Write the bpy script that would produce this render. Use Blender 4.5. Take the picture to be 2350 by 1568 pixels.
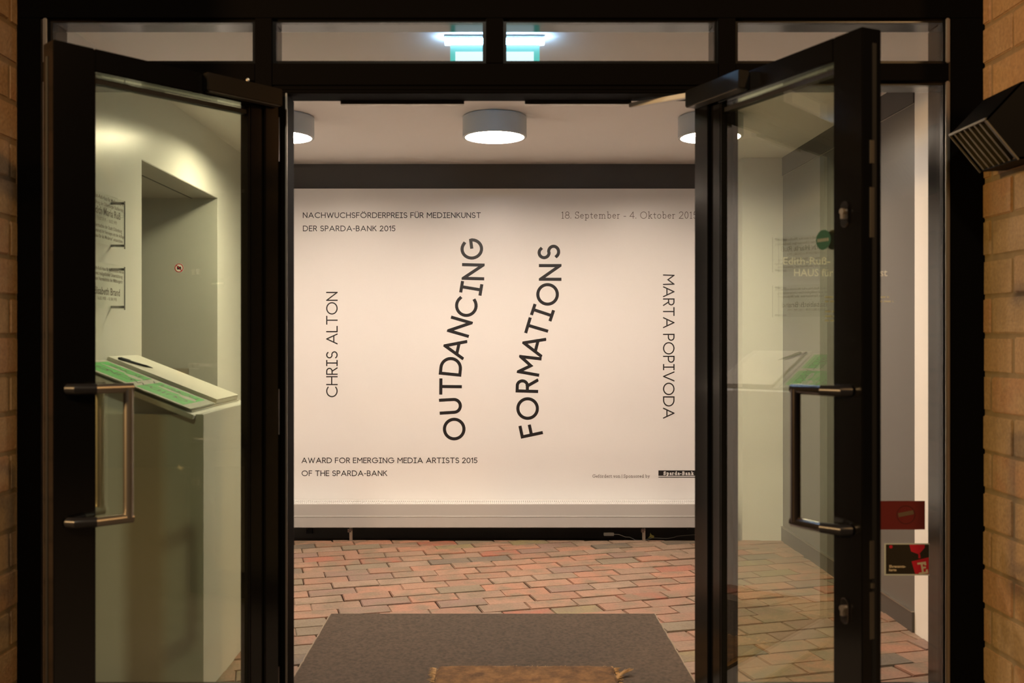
import bpy, bmesh, math, random
from mathutils import Vector, Matrix
random.seed(7)
R = math.radians
for o in list(bpy.data.objects): bpy.data.objects.remove(o)
scn = bpy.context.scene
col = scn.collection
PI = math.pi
# ------------------------------------------------------------------ camera, world, exposure
H = 1.33                                  # eye height
cd = bpy.data.cameras.new('camera'); cam = bpy.data.objects.new('camera', cd); col.objects.link(cam)
cam.location = (0, 0, H); cam.rotation_euler = (R(90), 0, 0)
cd.sensor_width = 36; cd.lens = 2165 / 2350 * 36
cd.shift_x = 45 / 2350; cd.shift_y = -9 / 2350
cd.clip_start = .05
cd.dof.use_dof = True; cd.dof.focus_distance = 6.3; cd.dof.aperture_fstop = 3.4
scn.camera = cam
w = bpy.data.worlds.new('night'); scn.world = w; w.use_nodes = True
bg = w.node_tree.nodes['Background']; bg.inputs[0].default_value = (.55, .42, .33, 1); bg.inputs[1].default_value = .012
scn.view_settings.view_transform = 'Standard'
scn.view_settings.look = 'None'
scn.view_settings.gamma = 1
scn.view_settings.use_curve_mapping = False
scn.view_settings.exposure = 0.0
def area(name, loc, target, size, energy, color):
    l = bpy.data.lights.new(name, 'AREA'); l.shape = 'DISK'; l.size = size; l.energy = energy; l.color = color
    o = bpy.data.objects.new(name, l); col.objects.link(o); o.location = loc
    o.rotation_euler = (Vector(target) - Vector(loc)).to_track_quat('-Z', 'Y').to_euler(); return o
# street lamps in the yard either side of the entrance, then an added fill
area('outdoor_light', (-4.2, .3, 2.6), (1.7, 3.1, .9), .35, 190, (1, .60, .26))
area('outdoor_light', (3.4, -.8, 4.4), (-1.65, 3.1, 1.2), .35, 85, (1, .55, .22))
area('outdoor_light', (-.5, -5.0, 7.0), (0, 3.6, .6), .6, 170, (1, .88, .68))  # unseen fill behind the camera, added to brighten the plinth front
LAMP = (1.0, .81, .65)                    # colour of the ceiling lamps
LAMP_STRENGTH = 144
# ------------------------------------------------------------------ materials
def mat(name, base=(.8, .8, .8), rough=.5, metal=0, ior=1.5, bump=0, bscale=40, noise=0, nscale=6, spec=None, coat=0):
    m = bpy.data.materials.new(name); m.use_nodes = True
    nt = m.node_tree; b = nt.nodes['Principled BSDF']
    b.inputs['Base Color'].default_value = (*base, 1); b.inputs['Roughness'].default_value = rough
    b.inputs['Metallic'].default_value = metal; b.inputs['IOR'].default_value = ior
    if spec is not None: b.inputs['Specular IOR Level'].default_value = spec
    if coat: b.inputs['Coat Weight'].default_value = coat; b.inputs['Coat Roughness'].default_value = .06
    if noise or bump:
        tc = nt.nodes.new('ShaderNodeTexCoord')
    if noise:
        n = nt.nodes.new('ShaderNodeTexNoise'); n.inputs['Scale'].default_value = nscale; n.inputs['Detail'].default_value = 5
        nt.links.new(tc.outputs['Object'], n.inputs['Vector'])
        mx = nt.nodes.new('ShaderNodeMix'); mx.data_type = 'RGBA'
        mx.inputs[6].default_value = (*[c * (1 - noise) for c in base], 1); mx.inputs[7].default_value = (*[min(1, c * (1 + noise)) for c in base], 1)
        nt.links.new(n.outputs['Fac'], mx.inputs[0]); nt.links.new(mx.outputs[2], b.inputs['Base Color'])
    if bump:
        n2 = nt.nodes.new('ShaderNodeTexNoise'); n2.inputs['Scale'].default_value = bscale; n2.inputs['Detail'].default_value = 4
        nt.links.new(tc.outputs['Object'], n2.inputs['Vector'])
        bp = nt.nodes.new('ShaderNodeBump'); bp.inputs['Strength'].default_value = bump; bp.inputs['Distance'].default_value = .002
        nt.links.new(n2.outputs['Fac'], bp.inputs['Height']); nt.links.new(bp.outputs[0], b.inputs['Normal'])
    return m
def emit(name, color, strength):
    m = bpy.data.materials.new(name); m.use_nodes = True; nt = m.node_tree
    b = nt.nodes['Principled BSDF']; b.inputs['Base Color'].default_value = (.06, .06, .06, 1)
    b.inputs['Emission Color'].default_value = (*color, 1); b.inputs['Emission Strength'].default_value = strength
    return m
def glass(name, tint, ior):
    m = bpy.data.materials.new(name); m.use_nodes = True; nt = m.node_tree; nt.nodes.clear()
    o = nt.nodes.new('ShaderNodeOutputMaterial'); mx = nt.nodes.new('ShaderNodeMixShader'); f = nt.nodes.new('ShaderNodeFresnel')
    t = nt.nodes.new('ShaderNodeBsdfTransparent'); g = nt.nodes.new('ShaderNodeBsdfGlossy')
    geo = nt.nodes.new('ShaderNodeNewGeometry')
    # same reflectance from either side of a face
    mm = nt.nodes.new('ShaderNodeMix'); mm.data_type = 'FLOAT'; mm.inputs[2].default_value = ior; mm.inputs[3].default_value = 1 / ior
    nt.links.new(geo.outputs['Backfacing'], mm.inputs[0])
    f.inputs[0].default_value = ior; nt.links.new(mm.outputs[0], f.inputs[0])
    t.inputs[0].default_value = (*tint, 1); g.inputs[0].default_value = (1, 1, 1, 1); g.inputs[1].default_value = .0
    nt.links.new(f.outputs[0], mx.inputs[0]); nt.links.new(t.outputs[0], mx.inputs[1]); nt.links.new(g.outputs[0], mx.inputs[2])
    nt.links.new(mx.outputs[0], o.inputs[0]); return m
def brickmat(name, ramp, patch, bump=.5):
    """colour per brick from Object Info Random, patches within a brick from noise"""
    m = bpy.data.materials.new(name); m.use_nodes = True; nt = m.node_tree; b = nt.nodes['Principled BSDF']
    oi = nt.nodes.new('ShaderNodeObjectInfo'); cr = nt.nodes.new('ShaderNodeValToRGB'); cr.color_ramp.interpolation = 'CONSTANT'
    e = cr.color_ramp.elements
    while len(e) > 1: e.remove(e[-1])
    for i, (p, c) in enumerate(ramp):
        if i == 0: e[0].position = p; e[0].color = (*c, 1)
        else: k = e.new(p); k.color = (*c, 1)
    nt.links.new(oi.outputs['Random'], cr.inputs[0])
    tc = nt.nodes.new('ShaderNodeTexCoord'); ad = nt.nodes.new('ShaderNodeVectorMath'); ad.operation = 'ADD'
    sc = nt.nodes.new('ShaderNodeVectorMath'); sc.operation = 'SCALE'; sc.inputs[0].default_value = (31, 17, 5)
    nt.links.new(oi.outputs['Random'], sc.inputs['Scale']); nt.links.new(tc.outputs['Object'], ad.inputs[0]); nt.links.new(sc.outputs[0], ad.inputs[1])
    n = nt.nodes.new('ShaderNodeTexNoise'); n.inputs['Scale'].default_value = 9; n.inputs['Detail'].default_value = 3; nt.links.new(ad.outputs[0], n.inputs['Vector'])
    rp = nt.nodes.new('ShaderNodeMapRange'); rp.inputs[1].default_value = .44; rp.inputs[2].default_value = .66; rp.inputs[4].default_value = .85
    nt.links.new(n.outputs['Fac'], rp.inputs[0])
    mx = nt.nodes.new('ShaderNodeMix'); mx.data_type = 'RGBA'; mx.inputs[7].default_value = (*patch, 1)
    nt.links.new(rp.outputs[0], mx.inputs[0]); nt.links.new(cr.outputs[0], mx.inputs[6])
    n3 = nt.nodes.new('ShaderNodeTexNoise'); n3.inputs['Scale'].default_value = 90; n3.inputs['Detail'].default_value = 4; nt.links.new(ad.outputs[0], n3.inputs['Vector'])
    r3 = nt.nodes.new('ShaderNodeMapRange'); r3.inputs[3].default_value = .62; r3.inputs[4].default_value = 1.36; nt.links.new(n3.outputs['Fac'], r3.inputs[0])
    m3 = nt.nodes.new('ShaderNodeMix'); m3.data_type = 'RGBA'; m3.blend_type = 'MULTIPLY'; m3.inputs[0].default_value = 1
    nt.links.new(mx.outputs[2], m3.inputs[6]); nt.links.new(r3.outputs[0], m3.inputs[7])
    nt.links.new(m3.outputs[2], b.inputs['Base Color']); b.inputs['Roughness'].default_value = .55
    bp = nt.nodes.new('ShaderNodeBump'); bp.inputs['Strength'].default_value = bump; bp.inputs['Distance'].default_value = .003
    nt.links.new(n3.outputs['Fac'], bp.inputs['Height']); nt.links.new(bp.outputs[0], b.inputs['Normal'])
    return m
M = {}
M['white'] = mat('white_paint', (.80, .79, .76), .45, bump=.08, bscale=60)
M['plaster'] = mat('satin_plaster', (.78, .78, .75), .30, bump=.10, bscale=30)
M['jamb'] = mat('shaded_plaster', (.42, .42, .385), .5)  # wall plaster darkened, the shade inside the doorway is in the colour
M['ceil'] = mat('ceiling_paint', (.82, .80, .77), .7)
M['charcoal'] = mat('charcoal_panel', (.085, .078, .070), .55)
M['grey'] = mat('grey_laminate', (.115, .108, .098), .38)
M['greydark'] = mat('dark_grey_laminate', (.065, .060, .055), .4)
M['frame'] = mat('black_coated_steel', (.005, .0045, .004), .14, ior=1.65)
M['cover'] = mat('matt_black_coated_steel', (.004, .0034, .003), .6, ior=1.2, spec=.08)
M['framein'] = mat('black_coated_profile', (.007, .0065, .006), .22, ior=1.5)
M['closer'] = mat('dark_anodised_metal', (.10, .10, .10), .30, metal=1)
M['rubber'] = mat('black_rubber', (.008, .008, .008), .6)
M['poster'] = mat('poster_satin', (.76, .745, .72), .34, ior=1.45)
M['ink'] = mat('black_ink', (.012, .010, .010), .45)
M['inkgrey'] = mat('brown_grey_ink', (.10, .075, .06), .5)
M['radiator'] = mat('radiator_enamel', (.70, .69, .67), .35)
M['radfront'] = mat('shaded_enamel', (.47, .455, .43), .4)  # radiator enamel darkened, shade of the upright front put into the colour
M['steel'] = mat('brushed_steel', (.16, .14, .135), .24, metal=1)
M['dullsteel'] = mat('dull_steel', (.42, .39, .34), .38, metal=1)
M['chrome'] = mat('polished_steel', (.55, .50, .47), .12, metal=1)
M['mortar'] = mat('sand_mortar', (.36, .25, .14), .9, bump=.5, bscale=120, noise=.25, nscale=30)
M['joint'] = mat('dark_joint_sand', (.085, .065, .048), .9, noise=.3, nscale=20)
M['mat'] = mat('grey_brown_carpet', (.074, .053, .036), .95, noise=.9, nscale=75, bump=1, bscale=300)
M['matedge'] = mat('carpet_edge_binding', (.30, .24, .17), .8)
M['fringe'] = mat('straw_fibre', (.48, .30, .13), .8)
M['plinth'] = mat('plinth_paint', (.80, .80, .77), .45)
M['paper'] = mat('paper', (.80, .78, .72), .7)
M['paperedge'] = mat('page_edges', (.62, .60, .53), .8)
M['green'] = mat('green_print', (.05, .52, .09), .5)
M['greengrey'] = mat('grey_halftone_print', (.50, .52, .46), .6)
M['pen'] = mat('black_plastic', (.015, .015, .018), .3)
M['red'] = mat('dark_red_print', (.13, .012, .010), .45)
M['reddark'] = mat('darker_red_print', (.07, .008, .007), .45)
M['brightred'] = mat('bright_red_print', (.50, .010, .025), .45)
M['blackcard'] = mat('black_print', (.02, .014, .007), .45)
M['cream'] = mat('cream_print', (.62, .50, .33), .6)
M['vinyl'] = mat('pale_vinyl_letter', (.5, .49, .42), .6); _b = M['vinyl'].node_tree; _t = _b.nodes.new('ShaderNodeBsdfTranslucent'); _m = _b.nodes.new('ShaderNodeMixShader'); _t.inputs[0].default_value = (.9, .88, .75, 1); _m.inputs[0].default_value = .5
_b.links.new(_b.nodes['Principled BSDF'].outputs[0], _m.inputs[1]); _b.links.new(_t.outputs[0], _m.inputs[2]); _b.links.new(_m.outputs[0], _b.nodes['Material Output'].inputs[0])
M['stickgreen'] = mat('dark_green_print', (.008, .075, .035), .5)
M['stickback'] = mat('brown_sticker_back', (.09, .065, .035), .6)
M['leafyellow'] = mat('dry_yellow_leaf', (.35, .28, .05), .6)
M['cable'] = mat('grey_cable', (.35, .32, .28), .5)
M['lampcase'] = mat('satin_lamp_casing', (.50, .53, .52), .4)
M['pavement'] = mat('dark_paving', (.09, .075, .06), .8, noise=.4, nscale=8)
M['lamp'] = emit('lamp_glow', LAMP, LAMP_STRENGTH)
M['ledbar'] = emit('led_glow', (.36, .64, 1), 62)
M['signwhite'] = emit('sign_white_glow', (.74, .95, 1), 1.15)
M['signgreen'] = emit('sign_green_glow', (.09, .55, .46), 1.0)
M['doorglass'] = glass('green_tinted_glass', (.925, .97, .84), 2.3)
M['glass'] = glass('clear_glass', (.985, .99, .98), 1.42)
M['acryl'] = glass('clear_acrylic', (.97, .98, .97), 1.35)
M['floorbrick'] = brickmat('floor_brick', [(0, (.30, .165, .110)), (.16, (.34, .195, .130)), (.32, (.28, .180, .125)), (.46, (.36, .180, .115)), (.58, (.30, .205, .145)),
                                           (.70, (.25, .155, .120)), (.80, (.22, .175, .120)), (.88, (.24, .19, .095)), (.93, (.15, .12, .09)), (.955, (.33, .125, .078))], (.19, .145, .095))
M['wallbrick'] = brickmat('wall_brick', [(0, (.50, .31, .16)), (.3, (.54, .33, .17)), (.55, (.53, .29, .145)), (.75, (.48, .31, .16))], (.56, .36, .19), .8)
def coir():
    m = bpy.data.materials.new('coir_pile'); m.use_nodes = True; nt = m.node_tree; b = nt.nodes['Principled BSDF']
    tc = nt.nodes.new('ShaderNodeTexCoord'); n = nt.nodes.new('ShaderNodeTexNoise'); n.inputs['Scale'].default_value = 14; n.inputs['Detail'].default_value = 8
    n.inputs['Roughness'].default_value = .75
    nt.links.new(tc.outputs['Object'], n.inputs['Vector']); cr = nt.nodes.new('ShaderNodeValToRGB')
    cr.color_ramp.elements[0].position = .35; cr.color_ramp.elements[0].color = (.055, .026, .009, 1)
    cr.color_ramp.elements[1].position = .68; cr.color_ramp.elements[1].color = (.25, .13, .045, 1)
    nt.links.new(n.outputs['Fac'], cr.inputs[0]); nt.links.new(cr.outputs[0], b.inputs['Base Color']); b.inputs['Roughness'].default_value = .95
    return m
M['coir'] = coir()
# ------------------------------------------------------------------ builders
class MB:
    def __init__(s): s.v = []; s.f = []; s.smooth = False
    def add(s, vs, fs):
        n = len(s.v); s.v += [tuple(v) for v in vs]; s.f += [tuple(i + n for i in f) for f in fs]; return s
    def box(s, x0, x1, y0, y1, z0, z1):
        x0, x1 = sorted((x0, x1)); y0, y1 = sorted((y0, y1)); z0, z1 = sorted((z0, z1))
        return s.add([(x0, y0, z0), (x1, y0, z0), (x1, y1, z0), (x0, y1, z0), (x0, y0, z1), (x1, y0, z1), (x1, y1, z1), (x0, y1, z1)],
                     [(3, 2, 1, 0), (4, 5, 6, 7), (0, 1, 5, 4), (1, 2, 6, 5), (2, 3, 7, 6), (3, 0, 4, 7)])
    def prism(s, bot, top):
        n = len(bot); s.add(list(bot) + list(top), [tuple(range(n))[::-1], tuple(range(n, 2 * n))] + [(i, (i + 1) % n, n + (i + 1) % n, n + i) for i in range(n)]); return s
    def poly(s, pts): return s.add(pts, [tuple(range(len(pts)))])
    def tube(s, path, r, n=12, cap=True):
        P = [Vector(p) for p in path]; rings = []
        for i, p in enumerate(P):
            a = (P[i] - P[i - 1]).normalized() if i else (P[1] - P[0]).normalized()
            b = (P[i + 1] - P[i]).normalized() if i < len(P) - 1 else a
            t = (a + b).normalized(); up = Vector((0, 0, 1)) if abs(t.z) < .9 else Vector((1, 0, 0))
            u = t.cross(up).normalized(); v = u.cross(t).normalized(); k = 1 / max(.5, a.dot(t))
            rr = r[i] if isinstance(r, (list, tuple)) else r
            if i and rings:   # keep the frame steady
                pu = s._u; u = (pu - t * pu.dot(t)).normalized(); v = t.cross(u).normalized() * -1; v = u.cross(t).normalized()
            s._u = u
            rings.append([p + (u * math.cos(2 * PI * j / n) + v * math.sin(2 * PI * j / n)) * rr * (k if 0 < i < len(P) - 1 else 1) for j in range(n)])
        vs = [q for rg in rings for q in rg]; fs = []
        for i in range(len(P) - 1):
            for j in range(n):
                fs.append((i * n + j, i * n + (j + 1) % n, (i + 1) * n + (j + 1) % n, (i + 1) * n + j))
        if cap: fs += [tuple(range(n))[::-1], tuple(range((len(P) - 1) * n, len(P) * n))]
        return s.add(vs, fs)
    def lathe(s, prof, c, n=48, axis='z'):
        vs = []
        for (r, h) in prof:
            for j in range(n):
                a = 2 * PI * j / n
                vs.append((c[0] + r * math.cos(a), c[1] + r * math.sin(a), c[2] + h) if axis == 'z' else (c[0] + r * math.cos(a), c[1] + h, c[2] + r * math.sin(a)))
        fs = [(i * n + j, i * n + (j + 1) % n, (i + 1) * n + (j + 1) % n, (i + 1) * n + j) for i in range(len(prof) - 1) for j in range(n)]
        if prof[0][0] > 0: fs.append(tuple(range(n))[::-1])
        if prof[-1][0] > 0: fs.append(tuple(range((len(prof) - 1) * n, len(prof) * n)))
        return s.add(vs, fs)
    def mesh(s, name, m, origin=(0, 0, 0), bevel=0):
        me = bpy.data.meshes.new(name); me.from_pydata([(a - origin[0], b - origin[1], c - origin[2]) for a, b, c in s.v], [], s.f)
        bm = bmesh.new(); bm.from_mesh(me); bmesh.ops.recalc_face_normals(bm, faces=bm.faces)
        if bevel: bmesh.ops.bevel(bm, geom=[e for e in bm.edges], offset=bevel, segments=2, affect='EDGES', clamp_overlap=True)
        bm.to_mesh(me); bm.free(); me.materials.append(m)
        if s.smooth:
            for p in me.polygons: p.use_smooth = True
            me.set_sharp_from_angle(angle=R(35))
        return me
def toploc(p):
    while p.parent: p = p.parent
    return p.location if not p.get('_raw') else (0, 0, 0)
RAW = set()
def top(p):
    while p.parent: p = p.parent
    return p
def build(mb, name, m, parent=None, loc=None, bevel=0, smooth=False):
    mb.smooth = smooth
    if parent is None: org = loc or (0, 0, 0)
    else:
        t = top(parent); org = (0, 0, 0) if t.name in RAW else tuple(t.location)
    o = bpy.data.objects.new(name, mb.mesh(name, m, org, bevel)); col.objects.link(o)
    if parent is None: o.location = org
    else: o.parent = parent
    return o
def tag(o, label=None, cat=None, group=None, kind=None):
    if label: o['label'] = label
    if cat: o['category'] = cat
    if group: o['group'] = group
    if kind: o['kind'] = kind
    return o
def empty(name, loc, label=None, cat=None, group=None, kind=None):
    o = bpy.data.objects.new(name, None); col.objects.link(o); o.location = loc; o.empty_display_size = .1
    return tag(o, label, cat, group, kind)
B = lambda *a: MB().box(*a)
# ------------------------------------------------------------------ setting: shell
FY, BY = 3.25, 3.40                       # front and back plane of the entrance frame
XL, XR, CZ = -1.61, 1.907, 2.511          # side walls, ceiling height
tag(build(B(-2.9, 2.4, FY, 6.5, -.12, -.035), 'floor', M['joint'], loc=(0, 4.8, -.12)), 'floor bed of dark joint sand under red brick pavers', kind='structure')
floor = bpy.data.objects['floor']
tag(build(B(-6, 6, -3, FY, -.12, -.01), 'pavement', M['pavement'], loc=(0, 0, -.12)), 'dark paving of the yard before the entrance', kind='structure')
tag(build(B(-2.9, 2.4, BY, 6.6, CZ, CZ + .15), 'ceiling', M['ceil'], loc=(0, 5, CZ)), 'plain pale plaster ceiling of the lobby', kind='structure')
wl = MB()
wl.box(-2.8, XL, BY, 4.33, -.05, CZ).box(-2.8, XL, 5.53, 6.55, -.05, CZ).box(-2.8, XL, 4.33, 5.53, 2.15, CZ).box(-2.9, -2.8, BY, 6.55, -.05, CZ)
wall_left = tag(build(wl, 'wall_left', M['plaster'], loc=(XL, 5, 0)), 'satin white side wall with a deep doorway opening', kind='structure')
build(B(-1.765, -1.757, 4.34, 5.52, 2.1435, 2.151), 'track', M['greydark'], wall_left)
build(B(-2.79, -1.612, 5.526, 5.531, -.03, 2.149), 'reveal_shade', M['jamb'], wall_left)  # darker sheets here and on the soffit paint in the doorway shade
build(B(-2.79, -1.612, 4.333, 5.526, 2.146, 2.151), 'soffit_shade', M['jamb'], wall_left)
build(B(-2.80, -2.79, 4.333, 5.526, -.03, 2.146), 'bounce_absorber', M['greydark'], wall_left)  # unseen dark sheet added to cut bounce light in the passage
wr = MB(); wr.box(XR, 2.35, 4.262, 6.55, .0, CZ)
wall_right = tag(build(wr, 'wall_right', M['grey'], loc=(XR, 5, 0)), 'grey laminate side wall with a seam below the ceiling', kind='structure')
build(B(XR - .006, XR, 4.262, 6.33, 2.392, CZ), 'fascia_panel', M['greydark'], wall_right)
build(B(XR - .004, XR, 4.262, 6.33, 2.386, 2.390), 'seam_strip', M['dullsteel'], wall_right)
bbr = build(B(XR - .012, XR, 4.262, 6.2, -.03, .088), 'baseboard_right', M['greydark'], loc=(XR, 5, 0)); tag(bbr, 'dark grey baseboard along the grey wall', kind='structure')
build(B(XR - .016, XR, 4.262, 6.2, .088, .093), 'cap_strip', M['dullsteel'], bbr)
tag(build(B(-2.8, 2.35, 6.42, 6.55, -.05, CZ), 'wall_back', M['charcoal'], loc=(0, 6.42, 0)), 'charcoal back wall showing as a dark band over the poster', kind='structure')
tag(build(B(1.640, XR - .001, 6.19, 6.419, -.03, CZ - .001), 'pillar', M['white'], loc=(1.77, 6.2, 0)), 'white pier in the far right corner', kind='structure')
pr = MB(); pr.box(XR, 2.35, BY + .002, 4.261, -.03, CZ)
tag(build(pr, 'wall_front_right', M['white'], loc=(2.0, 4.25, 0)), 'white stretch of side wall between grey panelling and entrance', kind='structure')
# ------------------------------------------------------------------ floor bricks (laid in slanting rows)
def clip(poly, axis, lim, keep_less):
    out = []
    for i in range(len(poly)):
        a, b = poly[i], poly[(i + 1) % len(poly)]
        ia = (a[axis] <= lim) == keep_less; ib = (b[axis] <= lim) == keep_less
        if ia: out.append(a)
        if ia != ib:
            t = (lim - a[axis]) / (b[axis] - a[axis]); out.append((a[0] + t * (b[0] - a[0]), a[1] + t * (b[1] - a[1])))
    return out
def cliprect(p, x0, x1, y0, y1):
    for ax, lim, kl in ((0, x0, False), (0, x1, True), (1, y0, False), (1, y1, True)):
        if len(p) < 3: return []
        p = clip(p, ax, lim, kl)
    return p if len(p) >= 3 else []
def parea(p): return abs(sum(p[i][0] * p[(i + 1) % len(p)][1] - p[(i + 1) % len(p)][0] * p[i][1] for i in range(len(p)))) / 2
BL, BP, ANG = .246, .1265, R(15)
ca, sa = math.cos(ANG), math.sin(ANG)
def uncut(name, L, W, T, m, bev=.0035):
    mb = MB(); mb.box(-L / 2, L / 2, -W / 2, W / 2, -T, 0); return mb.mesh(name, m, bevel=bev)
shared = [uncut('floor_brick_mesh', BL - .0035 + d, BP - .003 + e, .05, M['floorbrick']) for d, e in ((0, 0), (.001, -.002), (-.003, .001), (-.001, -.001))]
extra = MB(); nb = 0; cand = []
for r in range(-6, 46):
    off = (.5 if r % 2 else 0) * BL + random.uniform(-.03, .03) + (r % 4) * .012
    for c in range(-14, 20):
        u = c * BL + off; v = r * BP
        cx, cy = u * ca - v * sa, 3.2 + u * sa + v * ca
        if not (-2.9 < cx < 2.5 and 3.2 < cy < 6.4): continue
        hl, hw = (BL - .006) / 2, (BP - .006) / 2
        q = [(cx + a * ca - b * sa, cy + a * sa + b * ca) for a, b in ((-hl, -hw), (hl, -hw), (hl, hw), (-hl, hw))]
        for k, rc in enumerate(((XL + .002, XR - .003, BY + .02, 6.19), (-2.79, XL + .002, 4.335, 5.525))):
            p = cliprect(q, *rc)
            if not p or parea(p) < .0012: continue
            if all(abs(x) < .745 and y < 4.50 for x, y in p) and k == 0: continue     # wholly under the mat
            full = k == 0 and parea(p) > .999 * parea(q) and len(p) == 4
            cand.append((k, parea(p), cx, cy, p, full))
for k, a, cx, cy, p, full in sorted(cand, key=lambda t: (t[0], -t[1])):
    z = random.uniform(-.005, .001); tilt = random.uniform(-.008, .008)
    if full:
        o = bpy.data.objects.new('brick', random.choice(shared)); col.objects.link(o); o.parent = floor
        o.location = (cx - floor.location.x + random.uniform(-.0015, .0015), cy - floor.location.y + random.uniform(-.0012, .0012), z - floor.location.z)
        o.rotation_euler = (tilt, random.uniform(-.006, .006), ANG + random.uniform(-.022, .022)); nb += 1
    elif k == 0 and nb < 296:
        gx = sum(t[0] for t in p) / len(p); gy = sum(t[1] for t in p) / len(p)
        ins = [(gx + (x - gx) * .97, gy + (y - gy) * .97) for x, y in p]
        mb = MB(); mb.prism([(x - gx, y - gy, -.05) for x, y in p], [(x - gx, y - gy, -.004) for x, y in p])
        n = len(p); mb.v += [(x - gx, y - gy, 0) for x, y in ins]
        mb.f = [f for f in mb.f if f != tuple(range(n, 2 * n))] + [(n + i, n + (i + 1) % n, 2 * n + (i + 1) % n, 2 * n + i) for i in range(n)] + [tuple(range(2 * n, 3 * n))]
        o = bpy.data.objects.new('brick', mb.mesh('brick', M['floorbrick'])); col.objects.link(o); o.parent = floor
        o.location = (gx - floor.location.x, gy - floor.location.y, z - floor.location.z); nb += 1
    else:
        extra.prism([(x, y, -.05) for x, y in p], [(x, y, -.001) for x, y in p])
tag(build(extra, 'brick_offcuts', M['floorbrick'], floor), kind='stuff')
# ------------------------------------------------------------------ outer brick walls
def brickwall(name, xw, sgn, y0, y1, label, shift):
    mb = B(xw + sgn * .005, xw + sgn * .35, y0, y1, -.05, 2.9)
    wobj = tag(build(mb, name, M['mortar'], loc=(xw, (y0 + y1) / 2, 0)), label, kind='structure')
    P, L = .1325, .268; meshes = {}
    def bmesh_(l):
        l = round(l, 3)
        if l not in meshes: meshes[l] = MB().box(-.05, .0, -l / 2, l / 2, -(P - .014) / 2, (P - .014) / 2).mesh('brick', M['wallbrick'], bevel=.004)
        return meshes[l]
    for k in range(22):
        zc = .0116 + (k + .5) * P; y = y1 - (.052 if k % 2 == shift else .052 + L / 2)
        segs = [(y + .0065, y1 - .001)]
        while y > y0: segs.append((max(y0 + .001, y - L + .0065), y - .0065)); y -= L
        for a, b in segs:
            if b - a < .02: continue
            o = bpy.data.objects.new('brick', bmesh_(b - a)); col.objects.link(o); o.parent = wobj
            o.location = (random.uniform(-.002, .002) * sgn, (a + b) / 2 - (y0 + y1) / 2, zc + random.uniform(-.002, .002))
            o.rotation_euler = (random.uniform(-.01, .01), 0, 0 if sgn > 0 else PI)
    return wobj
# bricks are modelled with the face at local x = 0 looking to -x ... flipped for the left wall
def fix(wobj, sgn):
    for o in wobj.children: o.rotation_euler.z = PI if sgn > 0 else 0
wo = brickwall('wall_outer_right', 1.69, 1, 2.8, 3.25, 'yellow brick reveal wall right of the entrance', 0); fix(wo, 1)
wo = brickwall('wall_outer_left', -1.636, -1, 2.6, 3.25, 'yellow brick reveal wall left of the entrance', 0); fix(wo, -1)
# ------------------------------------------------------------------ entrance frame with panes
win = empty('window_1', (0, FY, 0), 'black steel entrance frame with side panes and four overhead panes', kind='structure')
JL0, JL1, JR0, JR1 = -1.636, -1.531, 1.569, 1.70
ZT, ZTR, ZTB = 2.430, 2.276, 2.213        # pane top, transom top, side transom bottom
def fr(name, *a, m='frame', bevel=.003): return build(B(*a), name, M[m], win, bevel=bevel)
fr('jamb', JL0, JL1, FY, BY, 0, ZT); fr('jamb', JR0, JR1, FY, BY, 0, ZT)
fr('head', JL0, JR1, FY, BY, ZT, 2.72)
for a, b in ((-.818, -.758), (.778, .838)): fr('mullion', a, b, FY, BY, 0, ZT)
fr('mullion', -.0225, .0375, FY, BY, ZTR, ZT)
fr('transom', JL1, -.818, FY, BY, ZTB, ZTR); fr('transom', .838, JR0, FY, BY, ZTB, ZTR); fr('transom', -.758, .778, FY, BY, 2.199, ZTR)
fr('door_head', -.758, .778, FY, BY, 2.182, 2.199, m='cover'); fr('door_head_lip', -.758, .778, FY, 3.30, 2.172, 2.182, m='cover')
fr('door_post', -.758, -.706, FY, 3.36, 0, 2.172, m='cover'); fr('door_post', .721, .778, FY, 3.36, 0, 2.172, m='cover')
fr('gasket', -.7125, -.7065, FY - .004, FY + .002, 0, 2.172, m='dullsteel', bevel=.001); fr('gasket', .715, .723, 3.285, 3.297, 0, 2.172, m='dullsteel', bevel=0)
fr('bottom_rail', JL1, -.818, FY, BY, 0, .09); fr('bottom_rail', .838, JR0, FY, BY, 0, .09)
fr('threshold', -.758, .778, FY, BY, -.03, .008, m='dullsteel')
for a, b in ((-.548, -.102), (.117, .501)): fr('closer_rail', a, b, 3.402, 3.424, 2.172, 2.198, m='dullsteel', bevel=0)
for a, b, c_, d_ in ((JL0, JL1 - .026, 0, ZT), (JR0 + .010, JR1, 0, ZT), (-.817, -.759, 0, ZT), (.779, .837, 0, ZT), (-.0215, .0365, ZTR, ZT), (JL0, JR1, ZT + .001, 2.72), (JL1, -.818, ZTB + .002, ZTR - .002), (.838, JR0, ZTB + .002, ZTR - .002), (-.757, .777, 2.2, ZTR - .002)):
    fr('cover_strip', a, b, FY - .004, FY + .001, c_, d_, m='cover', bevel=.001)
for a, b in ((-1.547, -1.532), (1.560, 1.574)):
    for z0, z1 in ((0, ZTB), (ZTR, ZT)): fr('edge_strip', a, b, FY - .007, FY + .002, z0, z1, m='dullsteel', bevel=.003)
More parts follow.
